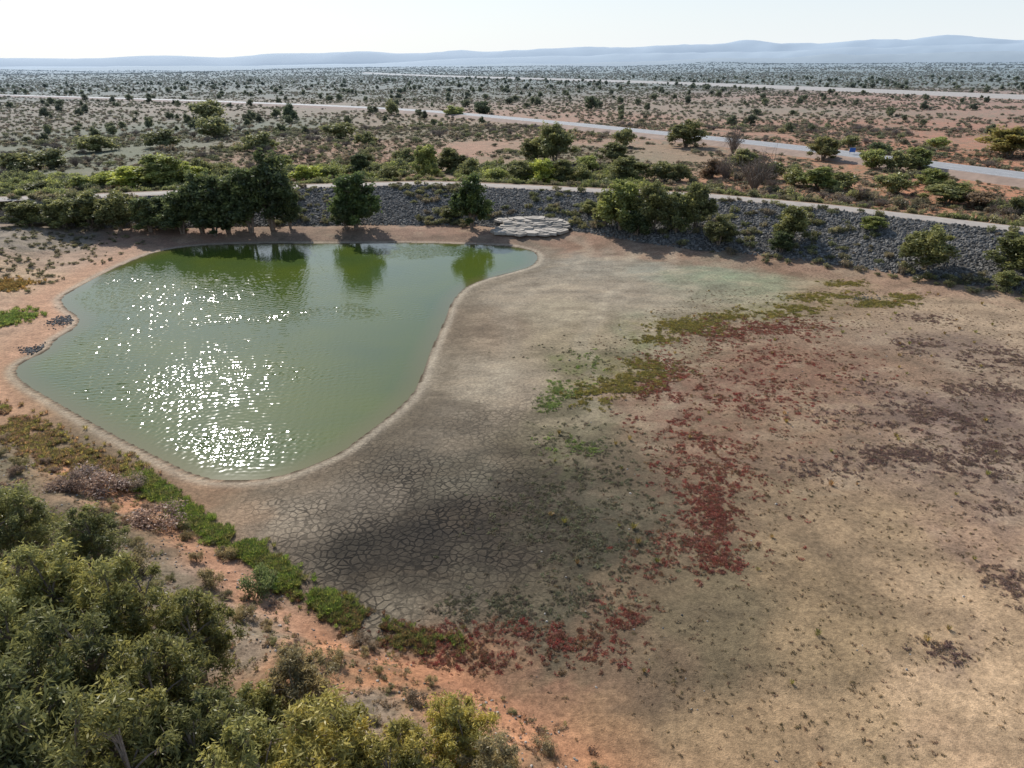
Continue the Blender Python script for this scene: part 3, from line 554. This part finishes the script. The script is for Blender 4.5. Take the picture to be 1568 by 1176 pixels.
q=ring(110,330,.012,.46); scatter("large_bushes",q,rng.uniform(1.2,2.1,len(q)),SH+DEAD,[(.17,.19,.09,1),(.21,.23,.1,1),(.24,.2,.14,1)])
q=ring(300,1300,.0012,.46); scatter("distant_trees",q,rng.uniform(.4,.95,len(q)),FAR,[(.13,.15,.08,1),(.15,.17,.09,1)])
q=ring(110,330,.35,.42); scatter("plain_herbs",q,rng.uniform(.2,.7,len(q)),HERB,[(.22,.2,.13,1),(.27,.22,.15,1),(.19,.19,.11,1)])
print("scatter",time.time()-T0)
# ------------------------------------------------------------------ individual trees
def ptree(name,meshes,mh,mr_,u,vb,vt,wpx,color,i):
    b=P(u,vb); d=ray(u,vt); Dh=math.hypot(b[0],b[1]); zt=CZ+d[2]/math.hypot(d[0],d[1])*Dh; H=max(1.0,zt-b[2])
    sl_=math.sqrt(Dh*Dh+(CZ-b[2])**2); Wm=wpx/FPX*sl_/2
    return link(name,meshes[i%len(meshes)],(b[0],b[1],b[2]-.05),rng.uniform(0,6.28),(Wm/mr_,Wm/mr_,H/mh),color)
DK=(.10,.13,.055,1); OL=(.20,.215,.09,1); LG=(.26,.30,.10,1); YG=(.34,.39,.09,1); BR=(.24,.18,.12,1)
far_bank=[(100,348,294,48,OL),(140,350,288,52,OL),(185,352,290,48,OL),(232,355,290,52,(.13,.16,.07,1)),(280,358,286,56,DK),(310,356,260,60,DK),(350,356,252,66,DK),(385,356,246,66,DK),(418,352,226,68,DK),(262,350,290,44,DK),(330,362,300,50,DK),(445,350,278,34,DK),
(545,350,248,68,(.105,.15,.055,1)),(722,350,258,58,(.115,.16,.055,1)),(530,352,300,36,DK),(950,352,262,62,LG),(925,345,288,36,OL),(1000,352,274,54,OL),(1035,356,284,48,(.16,.18,.075,1)),(1065,350,272,50,OL),(1100,376,328,44,(.16,.17,.075,1)),(975,360,316,44,DK),(1210,372,308,52,OL),(1415,412,341,58,OL),(1556,416,344,62,(.18,.2,.08,1)),(1195,388,352,34,DK),(905,330,305,26,OL),(690,335,315,30,OL),(1335,352,328,34,LG),(1540,440,412,30,OL),(45,345,300,48,OL)]
for i,(u,vb,vt,wp,c) in enumerate(far_bank): ptree("gum_tree",MID,9.4,2.7,u,vb,vt,wp*1.05,c,i)
behind=[(250,288,226,70,LG),(205,290,250,60,YG),(285,282,246,50,YG),(165,284,262,50,YG),(310,270,240,50,OL),(130,288,268,40,LG),(60,296,276,50,OL),(345,268,248,40,OL),(470,276,250,60,YG),(505,272,252,46,LG),(552,268,232,36,DK),(600,276,252,44,OL),(655,274,212,44,LG),(690,262,222,50,OL),(720,270,240,46,OL),(830,284,236,50,YG),(860,282,240,46,OL),(800,282,245,44,OL),(890,280,248,50,OL),(760,278,256,40,LG),(960,276,238,60,OL),(1010,276,246,50,OL),(1040,278,248,44,OL),(850,250,186,60,OL),(820,246,205,50,OL),(940,250,215,50,OL),(1050,225,182,56,(.17,.18,.07,1)),(955,225,195,36,OL),(1260,246,206,46,(.2,.2,.08,1)),(1345,240,216,34,DK),(1375,262,228,50,OL),(1400,262,222,44,LG),(1545,240,192,66,(.26,.24,.07,1)),(1335,258,226,50,LG),(1250,290,252,56,LG),(1290,290,262,50,OL),(1215,284,250,50,OL),(1365,296,262,56,OL),(1450,312,275,60,OL),(1500,318,290,56,BR),(1425,292,255,46,LG),(740,176,153,36,DK),(695,178,160,36,LG),(905,168,146,24,DK),(600,176,150,28,OL),(320,186,152,60,OL),(445,186,156,26,DK),(330,210,176,60,OL),(80,256,226,60,OL),(30,262,232,60,OL),(400,232,200,60,OL),(520,212,186,60,OL),(250,226,196,60,OL),(150,232,205,60,OL),(1090,272,240,46,BR),(900,262,236,50,LG),(1140,262,226,44,OL),(1435,228,208,30,LG),(1555,330,298,50,OL),(1180,275,246,46,OL),(560,222,200,40,OL),(1300,225,206,30,OL),(620,250,225,44,OL),(430,260,236,44,LG),(560,250,228,36,OL)]
for i,(u,vb,vt,wp,c) in enumerate(behind):
    big_=vb-vt>34; ptree("wattle_tree",(MID if big_ else FAR),9.4 if big_ else 5.3,2.7,u,vb,vt,wp*(.95 if big_ else .8),c,i)
for (u,vb,vt,wp) in [(1155,292,216,60),(1122,236,188,34),(1165,280,250,50),(1110,275,235,40)]: ptree("dead_tree",DEAD,1.3,1.1,u,vb,vt,wp,None,u)
def ntree(name,u,v,H,R,color,i,meshes=NEAR,mh=7.0,mr_=2.6,cf=.6):
    zg=2.3
    for _ in range(6):
        p_=Pz(u,v,zg+cf*H); zg=float(hfun(np.array([p_[0]]),np.array([p_[1]]))[0])
    link(name,meshes[i%len(meshes)],(p_[0],p_[1],zg-.05),rng.uniform(0,6.28),(R/mr_,R/mr_,H/mh),color)
GA=(.19,.205,.085,1); GB=(.25,.255,.095,1); GC=(.36,.33,.10,1); GD=(.27,.235,.13,1)
for i,(u,v,H,R,c) in enumerate([(5,790,5.5,2.3,GA),(130,815,4.8,2.1,GA),(60,905,6.5,2.6,GB),(185,925,6.5,2.4,GB),(290,960,6,2.1,GB),(-30,1000,7.5,2.8,GA),(100,1030,7.5,2.7,GA),(235,1050,7,2.5,GB),(20,1130,8,2.9,GA),(170,1160,7.5,2.7,GB),(320,1130,6,2.2,GA),(455,1040,4.2,1.7,GD),(490,1150,5.6,2.7,GC),(610,1165,5,2.0,GC),(700,1115,4.4,1.6,GC),(755,1180,4.2,1.5,GD),(370,1180,6,2.3,GB),(-90,900,7,2.8,GB),(-100,1100,8,3,GA),(390,1090,4,1.6,GB)]): ntree("eucalyptus_tree",u,v,H,R,c,i)
for i,(u,v,H,R,c) in enumerate([(392,880,2.2,1.1,(.2,.26,.11,1)),(60,790,2.2,1.5,GB),(320,880,1.2,.9,GD),(205,850,1.6,1.2,GD)]): ntree("green_bush",u,v,H,R,c,i,SHN,1.35,1.0)
for i,(u,v,H,R,c) in enumerate([(140,728,1.8,2.3,(.38,.29,.25,1)),(235,785,1.7,2.0,(.38,.28,.23,1)),(100,735,1.4,1.5,(.34,.26,.22,1)),(195,735,1.3,1.3,(.32,.26,.2,1))]): ntree("mauve_dry_bush",u,v,H,R,c,i,SHN,1.35,1.0)
# ------------------------------------------------------------------ blue road sign
b=P(1303,243); sg=bpy.data.objects.new("road_sign",None); scene.collection.objects.link(sg); sg.location=b
BLUE=simple("sign_blue",(.03,.12,.42,1),.5,.05,2); STEEL=simple("galvanised_post",(.35,.35,.35,1),.5,.1,4)
def boxm(name,sx,sy,sz,loc,mat,par,bev=.01):
    bm=bmesh.new(); bmesh.ops.create_cube(bm,size=1); bmesh.ops.scale(bm,vec=(sx,sy,sz),verts=bm.verts); bmesh.ops.bevel(bm,geom=bm.edges,offset=bev,segments=1)
    me=bpy.data.meshes.new(name); bm.to_mesh(me); bm.free(); me.materials.append(mat); o=bpy.data.objects.new(name,me); scene.collection.objects.link(o); o.location=loc; o.parent=par
boxm("panel",1.6,.04,1.1,(0,-.06,2.3),BLUE,sg); boxm("panel_border",1.68,.03,1.18,(0,-.02,2.3),WHITE,sg); boxm("post_1",.08,.08,2.9,(-.6,.05,1.45),STEEL,sg); boxm("post_2",.08,.08,2.9,(.6,.05,1.45),STEEL,sg)
print("done",time.time()-T0)
